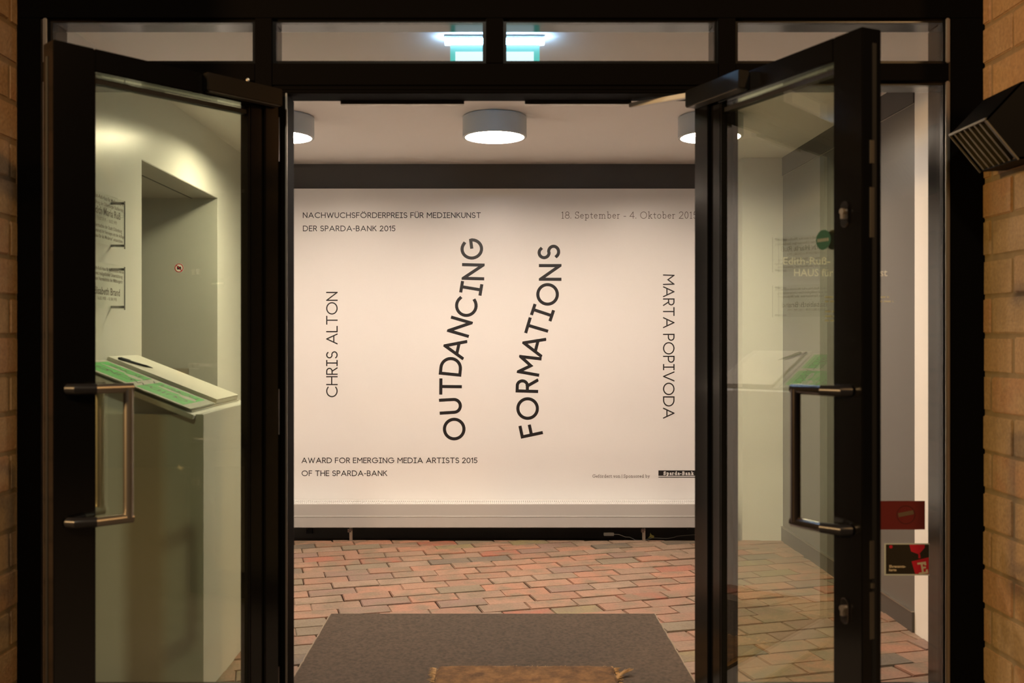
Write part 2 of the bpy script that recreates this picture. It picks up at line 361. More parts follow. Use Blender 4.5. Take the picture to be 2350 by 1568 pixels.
for x0, x1, z0, z1 in ((JL1, -.818, ZTR, ZT), (-.758, -.0225, ZTR, ZT), (.0375, .778, ZTR, ZT), (.838, JR0, ZTR, ZT), (JL1, -.818, .09, ZTB), (.838, JR0, .09, ZTB)):
    p = build(B(x0, x1, 3.268, 3.280, z0, z1), 'pane', M['glass'], win)
    g = MB(); e = .011
    for a in ((x0, x0 + e, z0, z1), (x1 - e, x1, z0, z1), (x0 + e, x1 - e, z0, z0 + e), (x0 + e, x1 - e, z1 - e, z1)): g.box(a[0], a[1], 3.262, 3.286, a[2], a[3])
    build(g, 'pane_seal', M['framein'], p)
for x, z in ((-.842, 2.217),): build(MB().lathe([(.006, 0), (.006, -.004), (0, -.005)], (x, FY, z), 16, 'y'), 'screw_cap', M['dullsteel'], win)
# ------------------------------------------------------------------ door leaves
TH, ZT2 = .07, 2.165
def leaf(name, s, pin, theta, label, W, hs, fs_):
    root = empty(name, (pin[0], pin[1], 0), label, kind='structure'); RAW.add(root.name)
    root.rotation_euler = (0, 0, -s * R(theta))
    rt, rb = .096, .12
    def P(nm, t0, t1, y0, y1, z0, z1, m='frame', par=root, bevel=.003): return build(B(s * t0, s * t1, y0, y1, z0, z1), nm, M[m], par, bevel=bevel)
    P('hinge_stile', 0, hs - .05, 0, TH, .012, ZT2); P('lock_stile', W - fs_, W, 0, TH, .012, ZT2)
    P('inner_stile', hs - .05, hs, .004, TH - .012, .012, ZT2)
    P('top_rail', hs, W - fs_, 0, TH, ZT2 - .066, ZT2); P('bottom_rail', hs, W - fs_, 0, TH, .012, rb)
    bead = MB()
    for a in ((hs, hs + .008, rb, ZT2 - .066), (W - fs_ - .008, W - fs_, rb, ZT2 - .066)): bead.box(s * a[0], s * a[1], .012, TH - .012, a[2], a[3])
    bead.box(s * hs, s * (W - fs_), .012, TH - .012, rb, rb + .008)
    build(bead, 'glazing_bead', M['framein'], root, bevel=.002)
    P('stile_edge_groove', W - .001, W + .0012, .020, .034, .05, ZT2 - .04, m='rubber', bevel=0)
    gl = P('pane', hs + .001, W - fs_ - .001, .024, .046, rb + .001, ZT2 - .067, m='doorglass', bevel=0)
    P('glazing_tape', hs + .002, W - fs_ - .002, .0225, .0475, ZT2 - rt + .002, ZT2 - rt + .016, m='rubber', par=gl, bevel=0)
    for (z0, z1) in ((.06, .21), (1.0, 1.155), (1.93, 2.08)):
        h = build(MB().tube([(s * -.012, TH * .62 if s > 0 else -.006, z0), (s * -.012, TH * .62 if s > 0 else -.006, z1)], .0085, 14), 'hinge', M['steel'], root, smooth=True)
    for yy, d in ((TH, 1), (0, -1)):                       # pull handle either side
        zt, zb = 1.184, .806; r = .0145; tm, ti, o1 = W - .040, W - .190, .058
        hd = MB()
        q = lambda t, off, z: (s * t, yy + d * off, z)
        hd.tube([q(ti, o1, zb - .0), q(ti, o1, zt + .0)], r, 16)
        for z in (zt, zb):
            hd.tube([q(ti - .013, o1, z), q(ti + .092, o1 * .80, z)], r, 16)
        h = build(hd, 'pull_handle', M['steel'] if s < 0 else M['dullsteel'], root, smooth=True)
        for z in (zt, zb):
            build(MB().tube([q(ti + .088, o1 * .81, z), q(tm - .012, o1 * .45, z), q(tm, .0, z)], .0150, 18), 'handle_bracket', M['pen'], h, smooth=True)
    # closer on the inner face, hinge side
    cz1 = ZT2 - .001; cd_ = .030 if s > 0 else .042; cb = P('closer_body', .004, .285, TH, TH + cd_, cz1 - .058, cz1, m='closer', bevel=.003)
    P('closer_cover', .012, .275, TH + .002, TH + cd_ - .002, cz1 - .0595, cz1 - .057, m='greydark', par=cb, bevel=0)
    for z in ((1.667, .582) if s < 0 else ()):
        e = MB(); t0 = W - .058; pts = []
        for k in range(32):
            a = 2 * PI * k / 32; pts.append((s * t0 + .0145 * math.cos(a), .021 * (1 if math.sin(a) >= 0 else -1) * (1 if abs(math.sin(a)) > 1e-9 else 0) + .0145 * math.sin(a)))
        e.prism([(x, TH, z + y) for x, y in pts], [(x, TH + .008, z + y) for x, y in pts])
        es = build(e, 'lock_escutcheon', M['chrome'], root, bevel=.0015)
        k = MB(); k.tube([(s * t0, TH + .004, z + .008), (s * t0, TH + .017, z + .008)], .0085, 20).box(s * t0 - .0045, s * t0 + .0045, TH + .004, TH + .0165, z - .012, z + .006)
        build(k, 'lock_cylinder', M['dullsteel'], es)
    if s < 0:
        for z0, z1 in ((1.80, 1.862), (1.60, 1.735), (.680, .782), (.517, .644)):
            P('latch_plate', W, W + .0022, .029, .043, z0, z1, m='dullsteel', bevel=0)
        P('latch_bolt', W, W + .006, .032, .040, .655, .668, m='dullsteel', bevel=0)
    return root
d1 = leaf('door_1', 1, (-.774, 3.235), 132.5, 'left glazed door leaf swung wide open', .747, .103, .118)
d2 = leaf('door_2', -1, (.750, 3.235), 114.3, 'right glazed door leaf swung open outwards', .7425, .124, .106)
# closer arms run from the leaf to the rail under the head
for rootx, a, b in ((d2, (.742, 3.135, 2.150), (.498, 3.40, 2.166)),):
    mb = MB(); A, Bv = Vector(a), Vector(b); dr = (Bv - A).normalized(); sd = dr.cross(Vector((0, 0, 1))).normalized() * .011; up = Vector((0, 0, .0085))
    mb.prism([A - sd - up, A + sd - up, A + sd + up, A - sd + up], [Bv - sd - up, Bv + sd - up, Bv + sd + up, Bv - sd + up])
    inv = Matrix.Rotation(-rootx.rotation_euler.z, 4, 'Z') @ Matrix.Translation(-rootx.location)
    mb.v = [tuple(inv @ Vector(v)) for v in mb.v]
    o = build(mb, 'closer_arm', M['radiator'], rootx, bevel=.002)
# ------------------------------------------------------------------ stroke lettering
def arc(cx, cy, rx, ry, a0, a1, n=None):
    n = n or max(3, int(abs(a1 - a0) / 12)); return [(cx + rx * math.cos(R(a0 + (a1 - a0) * i / n)), cy + ry * math.sin(R(a0 + (a1 - a0) * i / n))) for i in range(n + 1)]
SBIG = arc(.28, .745, .255, .255, 35, 180) + arc(.28, .745, .255, .255, 192, 262)[0:] + arc(.28, .255, .28, .255, 82, 0)[0:] + arc(.28, .255, .28, .255, -12, -150)
G_ = {
 'A': (.86, [[(0, 0), (.43, 1), (.86, 0)], [(.15, .32), (.71, .32)]]),
 'B': (.56, [[(0, 0), (0, 1)], [(0, 1), (.27, 1)] + arc(.27, .755, .235, .245, 90, -90) + [(0, .51)], [(.27, .51)] + arc(.29, .255, .27, .255, 90, -90) + [(0, 0)]]),
 'C': (.86, [arc(.5, .5, .5, .5, 48, 312)]),
 'D': (.80, [[(0, 0), (0, 1)], [(0, 1), (.3, 1)] + arc(.3, .5, .5, .5, 90, -90) + [(.3, 0), (0, 0)]]),
 'E': (.50, [[(.5, 1), (0, 1), (0, 0), (.5, 0)], [(0, .52), (.46, .52)]]),
 'F': (.50, [[(.5, 1), (0, 1), (0, 0)], [(0, .52), (.46, .52)]]),
 'G': (.98, [arc(.5, .5, .5, .5, 45, 352) + [(.985, .5), (.60, .5)]]),
 'H': (.70, [[(0, 0), (0, 1)], [(.7, 0), (.7, 1)], [(0, .52), (.7, .52)]]),
 'I': (.44, [[(.22, 0), (.22, 1)], [(0, 0), (.44, 0)], [(0, 1), (.44, 1)]]),
 'K': (.60, [[(0, 0), (0, 1)], [(.56, 1), (.02, .46)], [(.19, .63), (.60, 0)]]),
 'L': (.46, [[(0, 1), (0, 0), (.46, 0)]]),
 'M': (.84, [[(0, 0), (.03, 1), (.42, .42), (.81, 1), (.84, 0)]]),
 'N': (.70, [[(0, 0), (0, 1), (.70, 0), (.70, 1)]]),
 'O': (1.0, [arc(.5, .5, .5, .5, 0, 360, 40)]),
 'P': (.52, [[(0, 0), (0, 1)], [(0, 1), (.25, 1)] + arc(.25, .73, .27, .27, 90, -90) + [(0, .46)]]),
 'R': (.56, [[(0, 0), (0, 1)], [(0, 1), (.27, 1)] + arc(.27, .74, .25, .26, 90, -90) + [(0, .48)], [(.27, .48), (.56, 0)]]),
 'S': (.56, [SBIG]),
 'T': (.68, [[(0, 1), (.68, 1)], [(.34, 1), (.34, 0)]]),
 'U': (.66, [[(0, 1), (0, .33)] + arc(.33, .33, .33, .33, 180, 360) + [(.66, 1)]]),
 'V': (.78, [[(0, 1), (.39, 0), (.78, 1)]]),
 'W': (1.15, [[(0, 1), (.29, 0), (.575, .9), (.86, 0), (1.15, 1)]]),
 '-': (.28, [[(0, .42), (.28, .42)]]), '.': (.08, [[(0, .03), (.08, .03)]]), '|': (.05, [[(.02, -.1), (.02, 1)]]),
 '0': (.60, [arc(.30, .5, .30, .5, 0, 360, 30)]), '1': (.24, [[(0, .78), (.22, 1), (.22, 0)]]),
 '2': (.54, [arc(.26, .73, .25, .27, 165, -35) + [(0, 0), (.54, 0)]]),
 '5': (.54, [[(.50, 1), (.10, 1), (.06, .56)] + arc(.25, .31, .28, .31, 118, -140)]),
 '8': (.56, [arc(.28, .75, .22, .25, -90, 270, 24), arc(.28, .26, .27, .26, 90, 450, 24)]),
 '4': (.60, [[(.44, 0), (.44, 1), (0, .3), (.60, .3)]]),
}
G_['Ö'] = (1.0, G_['O'][1] + [[(.31, 1.19), (.33, 1.19)], [(.67, 1.19), (.69, 1.19)]])
G_['Ü'] = (.66, G_['U'][1] + [[(.17, 1.19), (.19, 1.19)], [(.47, 1.19), (.49, 1.19)]])
X_ = .62
def sf(x, y, w=.085): return [(x - w, y), (x + w, y)]
S_ = {   # book face
 'S': (.52, [arc(.25, .75, .21, .24, 30, 180) + arc(.25, .75, .21, .24, 195, 260) + arc(.26, .25, .24, .24, 80, 0) + arc(.26, .25, .24, .24, -12, -150), [(.46, .98), (.45, .76)], [(.03, .03), (.03, .25)]]),
 'O': (.86, [arc(.43, .49, .42, .5, 0, 360, 36)]),
 'G': (.84, [arc(.43, .49, .42, .5, 45, 330) + [(.79, .38)], [(.60, .40), (.90, .40)], [(.74, .98), (.73, .74)]]),
 'B': (.60, [[(.10, 0), (.10, 1)], [(.10, 1), (.3, 1)] + arc(.32, .76, .2, .24, 90, -90) + [(.10, .52)], [(.3, .52)] + arc(.32, .26, .24, .26, 90, -90) + [(.02, 0)]]),
 'a': (.42, [arc(.20, .46, .14, .16, 150, 0) + [(.35, .08), (.42, .02)], arc(.20, .16, .16, .16, 60, 330)]),
 'b': (.54, [[(.0, 1.0), (.09, 1.02), (.09, .02)], arc(.28, .31, .20, .31, 160, -160)]),
 'd': (.54, [arc(.24, .31, .21, .31, 20, 340), [(.36, 1.02), (.45, 1.04), (.45, .0), (.54, .02)]]),
 'e': (.46, [[(.03, .36), (.42, .36)] + arc(.23, .32, .20, .30, 8, 320)]),
 'f': (.32, [[(.13, 0), (.13, .82)] + arc(.26, .82, .13, .2, 180, 60), [(.0, .6), (.29, .6)], sf(.13, .0)]),
 'k': (.54, [[(0, 1), (.09, 1.02), (.09, 0)], [(.40, .6), (.11, .30)], [(.20, .38), (.46, 0)], sf(.09, 0), sf(.46, 0, .07), sf(.40, .6, .07)]),
 'm': (.90, [[(0, .6), (.10, .62), (.10, 0)], arc(.27, .42, .165, .2, 165, 0) + [(.435, 0)], arc(.62, .42, .165, .2, 165, 0) + [(.785, 0)], sf(.10, 0), sf(.435, 0), sf(.785, 0)]),
 'n': (.58, [[(0, .6), (.10, .62), (.10, 0)], arc(.28, .42, .175, .2, 165, 0) + [(.455, 0)], sf(.10, 0), sf(.455, 0)]),
 'o': (.52, [arc(.26, .31, .23, .32, 0, 360, 26)]),
 'p': (.56, [[(0, .6), (.10, .62), (.10, -.28)], arc(.29, .31, .20, .31, 155, -155), sf(.10, -.28)]),
 'r': (.40, [[(0, .6), (.10, .62), (.10, 0)], arc(.26, .40, .15, .22, 150, 60), sf(.10, 0)]),
 's': (.38, [arc(.18, .47, .13, .15, 35, 255) + arc(.18, .16, .15, .16, 80, -150)]),
 't': (.34, [[(.13, .82), (.13, .14)] + arc(.23, .14, .10, .13, 180, 320), [(.0, .6), (.31, .6)]]),
 'v': (.50, [[(.04, .6), (.25, 0), (.46, .6)], sf(.05, .6, .07), sf(.45, .6, .07)]),
 'y': (.50, [[(.04, .6), (.26, 0)], [(.46, .6), (.20, -.16), (.08, -.26)], sf(.05, .6, .07), sf(.45, .6, .07)]),
 '0': (.52, [arc(.26, .5, .22, .5, 0, 360, 30)]), '1': (.36, [[(.06, .86), (.20, .98), (.20, 0)], sf(.20, 0, .12)]),
 '8': G_['8'], '4': G_['4'], '2': G_['2'], '5': G_['5'], '.': (.14, [[(.0, .04), (.09, .04)]]), '-': (.30, [[(0, .32), (.27, .32)]]), '|': G_['|'],
}
S_['ö'] = (.52, S_['o'][1] + [[(.155, .86), (.165, .86)], [(.355, .86), (.365, .86)]])
DEPTH = [Vector((0, -1, 0))]
def ribbon(mb, pts, wd, tf0, vclip=None):
    mb.cnt = getattr(mb, 'cnt', -1) + 1; dv = DEPTH[0] * (7e-5 * (mb.cnt % 7))
    tf = lambda q: tuple(Vector(tf0(q)) + dv)
    P = [Vector(p) for p in pts]
    Q = [P[0]]
    for p in P[1:]:
        if (p - Q[-1]).length > 1e-5: Q.append(p)
    P = Q
    if len(P) < 2: return
    closed = (P[0] - P[-1]).length < 1e-5
    if not closed:                                  # square ends
        P[0] = P[0] - (P[1] - P[0]).normalized() * wd * .48; P[-1] = P[-1] + (P[-1] - P[-2]).normalized() * wd * .48
    Ls, Rs = [], []
    n = len(P)
    for i in range(n):
        a = (P[i] - P[i - 1]).normalized() if i else ((P[-1] - P[-2]).normalized() if closed else (P[1] - P[0]).normalized())
        b = (P[i + 1] - P[i]).normalized() if i < n - 1 else ((P[1] - P[0]).normalized() if closed else a)
        na = Vector((-a.y, a.x)); nb_ = Vector((-b.y, b.x)); m_ = na + nb_
        if m_.length < .15: m_ = na * 1.0
        m_.normalize(); k = min(5, 1 / max(.1, m_.dot(na))); off = m_ * (wd / 2 * k)
        Ls.append(P[i] + off); Rs.append(P[i] - off)
    for i in range(n - 1):
        q = [(v.x, v.y) for v in (Rs[i], Rs[i + 1], Ls[i + 1], Ls[i])]
        if vclip:
            q = clip(q, 1, vclip[0], False)
            if len(q) >= 3: q = clip(q, 1, vclip[1], True)
            if len(q) < 3: continue
        mb.poly([tf(Vector(v)) for v in q])
def capclip(st, lo, hi): return (lo, hi) if all(-.001 <= y <= 1.001 for x, y in st) else None
def text_mesh(mb, text, fn, cap, stroke, glyphs=G_, length=None, track=.17, space=.38, only=None):
    """lays text along +u from 0; cap = outer capital height, fn maps (u, v) to a 3-D point"""
    hc = cap - stroke; xs = []; x = 0
    for i_, ch in enumerate(text):
        if ch == ' ': x += space; continue
        xs.append((ch, x, i_)); x += glyphs[ch][0] + track
    nat = x - track
    k = (length - stroke) / (nat * hc) if length else 1
    for ch, x0, i_ in xs:
        if only is not None and i_ != only: continue
        # letters keep their shape, gaps take the stretch
        wg = glyphs[ch][0]; u0 = (x0 + wg / 2) * hc * k
        sx = 1 if abs(k - 1) < .02 else min(1.12, max(.8, k))
        for st in glyphs[ch][1]:
            pts = [(u0 + (px - wg / 2) * hc * sx, py * hc) for px, py in st]
            ribbon(mb, pts, stroke, lambda q: fn(q.x + stroke / 2, q.y + stroke / 2), capclip(st, -stroke / 2, hc + stroke / 2))
# ------------------------------------------------------------------ wall poster
PY = 6.33; S = PY / 2165
PX = lambda px: (px - 1130) * S
PZ = lambda py: H + (775 - py) * S
poster = empty('poster', (0, PY, PZ(1157)), 'large cream exhibition poster filling the back wall with black lettering', 'poster')
build(B(-1.50, 1.55, PY, PY + .02, PZ(1152), PZ(433)), 'panel', M['poster'], poster)
yl = PY - .0006
def ptext(text, x0, ybase, cap, length, stroke, glyphs=G_, direction=0, m='ink', name='lettering', y=yl, **kw):
    mb = MB(); dx, dz = {0: ((1, 0), (0, 1)), 1: ((0, 1), (-1, 0)), 2: ((0, -1), (1, 0))}[direction]
    ox, oz = PX(x0), PZ(ybase)
    fn = lambda u, v: (ox + dx[0] * u + dz[0] * v, y, oz + dx[1] * u + dz[1] * v)
    if cap < 20:
        text_mesh(mb, text, fn, cap * S, stroke * S, glyphs, length * S, **kw); return tag(build(mb, name, M[m], poster), kind='stuff')
    for k in range(len(text)):
        if text[k] == ' ': continue
        mb = MB(); text_mesh(mb, text, fn, cap * S, stroke * S, glyphs, length * S, only=k, **kw); build(mb, 'letter', M[m], poster)
ptext('NACHWUCHSFÖRDERPREIS FÜR MEDIENKUNST', 694.5, 500.6, 13, 409.5, 1.75)
ptext('DER SPARDA-BANK 2015', 694.5, 531, 13, 213.5, 1.75)
ptext('AWARD FOR EMERGING MEDIA ARTISTS 2015', 691.5, 1063.4, 13, 404.5, 1.75)
ptext('OF THE SPARDA-BANK', 691.5, 1093, 13, 197.5, 1.75)
ptext('CHRIS ALTON', 775, 912, 26.5, 242, 2.8, direction=1, track=.22, space=.5)
ptext('MARTA POPIVODA', 1521.5, 630, 26.5, 331, 2.8, direction=2, track=.22, space=.4)
ptext('18. September - 4. Oktober 2015', 1287, 502, 16.2, 315, 1.15, S_, m='inkgrey', track=.07, space=.30)
ptext('Gefördert von | Sponsored by', 1359, 1096.7, 7.6, 132.5, .85, S_, m='inkgrey', track=.07, space=.30)
lg = build(B(PX(1511), PX(1604), PY - .0008, PY - .0002, PZ(1092.2), PZ(1080)), 'logo_panel', M['ink'], poster)
mb = MB().box(PX(1511), PX(1604), PY - .0008, PY - .0002, PZ(1096.4), PZ(1094.7)); build(mb, 'logo_underline', M['ink'], lg)
mb = MB(); fn = lambda u, v: (PX(1521.5) + u, PY - .0012, PZ(1090.6) + v)
text_mesh(mb, 'Sparda-Bank', fn, 8.6 * S, 1.75 * S, S_, 71.5 * S, track=.08); o = build(mb, 'logo_lettering', M['poster'], lg); tag(o, 'white slab lettering on the black panel')
def zc(zx, zy): return (980 + zx / 3.015, 520 + zy / 3.015)
title = [('O', 188, 1402, -1, 0), ('U', 163, 1243, -1, .06), ('T', 163, 1108, -1, -.01), ('D', 165, 968, -1, -.10), ('A', 190, 840, -150, -33), ('N', 227.5, 694, -148, -43),
         ('C', 272, 548, -1, -.17), ('I', 306, 428, -138, -23), ('N', 319, 313, -155, -4), ('G', 310, 157, -1, .13)]
title2 = [('F', 718, 1409, -150, 32), ('O', 696, 1260, -1, 0), ('R', 692, 1102, -1, -.03), ('M', 707, 962, -150, -22), ('A', 735, 822, -149, -38), ('T', 763, 703, -141, -42),
          ('I', 799, 596, -132, -44), ('O', 834, 470, -1, 0), ('N', 852, 318, -1, 0), ('S', 843, 178, -1, .10)]
for word, tl in (('title', title), ('title', title2)):
    for ch, zx, zy, ux, uy in tl:
        mb = MB()
        cx, cy = zc(zx, zy); X0, Z0 = PX(cx), PZ(cy)
        up = Vector((ux, -uy)).normalized(); rt = Vector((up.y, -up.x))          # right of the letter
        cap, st = 52 * S, 7.2 * S; hc = cap - st; wg = G_[ch][0]; wsc = .93 if ch in 'G' else 1
        ctr = (wg / 2 if ch != 'C' else .5, .5)
        for stq in G_[ch][1]:
            pts = [((px - ctr[0]) * hc * wsc, (py - ctr[1]) * hc) for px, py in stq]
            ribbon(mb, pts, st, vclip=capclip(stq, -cap / 2, cap / 2), tf0=lambda q: (X0 + rt.x * q.x + up.x * q.y, yl, Z0 + rt.y * q.x + up.y * q.y))
        build(mb, 'title_letter', M['ink'], poster)
# ------------------------------------------------------------------ radiator under the poster
rad = empty('radiator', (0, 6.24, 0), 'long low grey white radiator bench under the poster', 'radiator')
RX0, RX1, RF, RB, RT, RBm = -1.49, 1.54, 6.15, 6.325, .243, .090
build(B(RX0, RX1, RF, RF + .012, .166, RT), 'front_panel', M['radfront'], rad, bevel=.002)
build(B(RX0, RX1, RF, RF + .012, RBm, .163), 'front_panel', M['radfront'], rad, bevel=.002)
build(B(RX0, RX1, RF - .0022, RF + .010, .1622, .1668), 'joint_strip', M['white'], rad)
build(B(RX0, RX1, RB - .01, RB, RBm, RT - .01), 'rear_panel', M['radiator'], rad)
build(B(RX0 + .01, RX1 - .01, RF + .012, RB - .01, RBm + .01, RT - .0085), 'dark_fill', M['rubber'], rad)  # black block inside, stands for the shade in the grille holes
for a, b in ((RX0, RX0 + .012), (RX1 - .012, RX1)): build(B(a, b, RF, RB, RBm, RT), 'end_cap', M['radiator'], rad)
g = MB()
for y0, y1 in ((RF + .012, RF + .038), (6.215, 6.248), (6.285, RB)): g.box(RX0, RX1, y0, y1, RT - .005, RT)
build(g, 'grille_rail', M['radiator'], rad)
g = MB(); x = RX0 + .01
while x < RX1 - .01: g.box(x, x + .0062, RF + .038, 6.285, RT - .006, RT - .0005); x += .01374
tag(build(g, 'grille_bars', M['radiator'], rad), kind='stuff')
for px in (805, 1478):
    X = (px - 1130) * 6.17 / 2165
    f = build(B(X - .010, X + .010, 6.176, 6.19, -.035, RBm + .002), 'foot', M['dullsteel'], rad)
    build(B(X - .020, X + .001, 6.168, 6.176, RBm - .035, RBm - .012).box(X + (-.004), X + .008, 6.160, 6.172, RBm - .022, RBm - .006), 'clamp', M['steel'], f)
for px, py in ((711, 1213), (703, 1224), (1580, 1223), (1140, 1210)):
    X = (px - 1130) * 6.36 / 2165; Z = H - (py - 775) * 6.36 / 2165
    build(MB().lathe([(.006, 0), (.006, -.006), (.003, -.008)], (X, 6.40, max(.03, Z)), 12, 'y'), 'bolt', M['steel'], rad)
X = (707 - 1130) * 6.36 / 2165; build(B(X - .02, X + .02, 6.40, 6.415, 0, .088), 'bracket', M['rubber'], rad)
# cable with its inline connector, and a dry leaf, on the floor strip under the radiator
cz = -.012
cable = MB()
def fl(px, py, y=6.24): return ((px - 1130) * y / 2165, y, H - (py - 775) * y / 2165)
pts = [fl(1408, 1226.5), fl(1420, 1227), fl(1428, 1230), fl(1436, 1233), fl(1444, 1233), fl(1451, 1236), fl(1458, 1240, 6.22), fl(1472, 1240.5, 6.22), fl(1488, 1238, 6.22), fl(1496, 1235), fl(1510, 1235.5), fl(1530, 1236.5), fl(1546, 1234), fl(1553, 1231), fl(1575, 1229), fl(1620, 1226)]
cable.tube([(x, y, max(z, -.03)) for x, y, z in pts], .0022, 8)
ct = empty('cable', fl(1500, 1236), 'thin grey cable with an inline plug lying under the radiator', 'cable')
build(cable, 'wire', M['cable'], ct, smooth=True)
x, y, z = fl(1397, 1226); build(B(x - .034, x + .034, y - .012, y + .012, z - .011, z + .011), 'plug', M['cable'], ct, bevel=.003)
x, y, z = fl(1494, 1230); lv = MB()
lp = [(-.022, 0, -.016), (-.008, .002, -.004), (-.004, .004, .020), (.004, .002, .006), (.022, -.001, -.002), (.014, -.003, -.018), (.0, -.002, -.010)]
lv.prism([(x + a, y + b, z + c) for a, b, c in lp], [(x + a, y + b + .0015, z + c) for a, b, c in lp])
tag(build(lv, 'leaf', M['leafyellow'], loc=(x, y, z - .018)), 'small dry yellow leaf by the right radiator foot', 'leaf')
# ------------------------------------------------------------------ ceiling lamps
def lamp(X, Y, label):
    t = empty('ceiling_lamp', (X, Y, CZ), label, 'ceiling lamp', 'round ceiling lamps across the lobby')
    r = .171
    mb = MB(); mb.lathe([(r - .012, 0), (r - .012, -.004), (r, -.006), (r, -.110), (r - .003, -.113), (r - .013, -.113), (r - .015, -.108), (r - .015, -.03)], (X, Y, CZ), 64)
    build(mb, 'casing', M['lampcase'], t, smooth=True)
    build(MB().lathe([(r - .0155, -.078), (r - .0155, -.082), (.001, -.084)], (X, Y, CZ), 48), 'diffuser', M['lamp'], t)
lamp(.012, 5.04, 'middle round drum lamp on the ceiling')
lamp(-1.125, 5.04, 'round ceiling lamp cut off by the left door post')
lamp(1.165, 5.04, 'round ceiling lamp cut off by the right door leaf')
# ------------------------------------------------------------------ escape sign
ex = empty('exit_sign', (.009, 3.70, CZ), 'lit green and white escape sign hanging behind the overhead panes', 'exit sign')
build(B(-.188, .205, 3.675, 3.725, 2.500, 2.509), 'housing', mat('sign_housing', (.6, .62, .62), .3), ex, bevel=.004)
build(B(-.186, .203, 3.680, 3.720, 2.483, 2.4985), 'light_bar', M['ledbar'], ex)
pl = build(B(-.165, .185, 3.696, 3.704, 2.275, 2.478), 'sign_plate', M['signgreen'], ex)
pg = MB()
for y in (3.6945, 3.7055): pg.box(-.145, .162, y - .0006, y + .0006, 2.300, 2.450)
build(pg, 'white_field', M['signwhite'], pl)
# arrow and doorway drawn on the white field
ar = MB()
for y in (3.6935, 3.7065):
    ar.box(-.03, .0, y - .0003, y + .0003, 2.365, 2.385)
    ar.prism([(-.005, y - .0003, 2.35), (.02, y - .0003, 2.375), (-.005, y - .0003, 2.40)], [(-.005, y + .0003, 2.35), (.02, y + .0003, 2.375), (-.005, y + .0003, 2.40)])
build(ar, 'arrow', M['signgreen'], pl)
# ------------------------------------------------------------------ mats
mt = empty('floor_mat', (0, 4, 0), 'large dark grey brown carpet mat inside the door', 'mat')
build(B(-.772, .776, 3.41, 4.52, -.03, .007), 'carpet', M['mat'], mt)
for s_, xx in ((-1, -.772), (1, .776)):
    eb = MB()
    pts = [(xx + s_ * (.002 + random.uniform(-.002, .003)), 3.41 + i * .037, .006) for i in range(31)]; eb.tube(pts, .0028, 6); build(eb, 'edge_binding', M['matedge'], mt)
cm = empty('doormat', (.13, 3.58, .007), 'small brown coir doormat with frayed ends on the carpet mat', 'doormat')
top_ = MB(); nx, ny = 48, 22; x0, x1, y0, y1 = -.222, .482, 3.42, 3.765
vs = []; fs = []
for j in range(ny + 1):
    for i in range(nx + 1):
        u, v = i / nx, j / ny; x = x0 + (x1 - x0) * u; y = y0 + (y1 - y0) * v
        ex_ = min(u, 1 - u, v * .5 + .02, (1 - v) * .5) * 40
        vs.append((x + .004 * math.sin(v * 21) * (1 if u in (0, 1) else 0), y - .010 * (abs(u - .5) * 2) ** 6 + .002 * math.sin(u * 9), .010 + .014 * min(1, ex_) ** .5 + random.uniform(0, .0025)))
for j in range(ny):
    for i in range(nx): a = j * (nx + 1) + i; fs.append((a, a + 1, a + nx + 2, a + nx + 1))
top_.add(vs, fs); build(top_, 'pile', M['coir'], cm, smooth=True)
build(B(x0 + .003, x1 - .003, y0, y1 - .012, .0072, .0118), 'backing', M['fringe'], cm)
fr_ = MB()
for k in range(220):
    sd = random.choice((0, 1, 2)); L = random.uniform(.010, .03)
    if sd == 2:
        x = random.uniform(x0 + .2, x1); p = (x, y1 - .012, .016); d = (random.uniform(-.012, .012), L * .45, random.uniform(-.002, .006))
    else:
        x = x0 if sd == 0 else x1; p = (x, random.uniform(y0, y1 - .012), .016); d = ((-1 if sd == 0 else 1) * L, random.uniform(-.012, .012), random.uniform(-.006, .006))
    fr_.tube([p, (p[0] + d[0] * .5, p[1] + d[1] * .5 + random.uniform(-.003, .003), p[2] + .002), (p[0] + d[0], p[1] + d[1], p[2] + d[2])], [.0018, .0014, .0004], 5)
for k in range(18):
    a = random.uniform(.4, .75); L = random.uniform(.05, .085)
    fr_.tube([(x1 - .002, 3.66 + random.uniform(-.02, .012), .014), (x1 + L * .5 * math.cos(a), 3.665 + L * .5 * math.sin(a) + random.uniform(-.006, .006), .022), (x1 + L * math.cos(a), 3.665 + L * math.sin(a) * .9 + random.uniform(-.004, .004), .030)], [.002, .0022, .0004], 5)
tag(build(fr_, 'fringe', M['fringe'], cm), kind='stuff')
# ------------------------------------------------------------------ plinth with guest book
pln = empty('plinth', (-1.32, 3.78, 0), 'tall pale plinth with a sloped top standing behind the left pane', 'plinth')
PX0, PX1, PY0, PY1, PT = -1.60, -1.068, 3.486, 4.082, 1.046
build(B(PX0, PX1, PY0, PY1, -.005, PT), 'body', M['plinth'], pln, bevel=.002)
lo, hi = Vector((-1.105, 0, 1.050)), Vector((-1.565, 0, 1.232))       # lower edge faces the room
dS = (hi - lo).normalized(); nS = Vector((-dS.z, 0, dS.x)); nS = nS if nS.z > 0 else -nS
Ls = (hi - lo).length
def slope(s0, s1, y0, y1, h0, h1):
    q = lambda s_, y, h: tuple(lo + dS * s_ + nS * h + Vector((0, y, 0)))
    return MB().prism([q(s0, y0, h0), q(s1, y0, h0), q(s1, y1, h0), q(s0, y1, h0)], [q(s0, y0, h1), q(s1, y0, h1), q(s1, y1, h1), q(s0, y1, h1)])
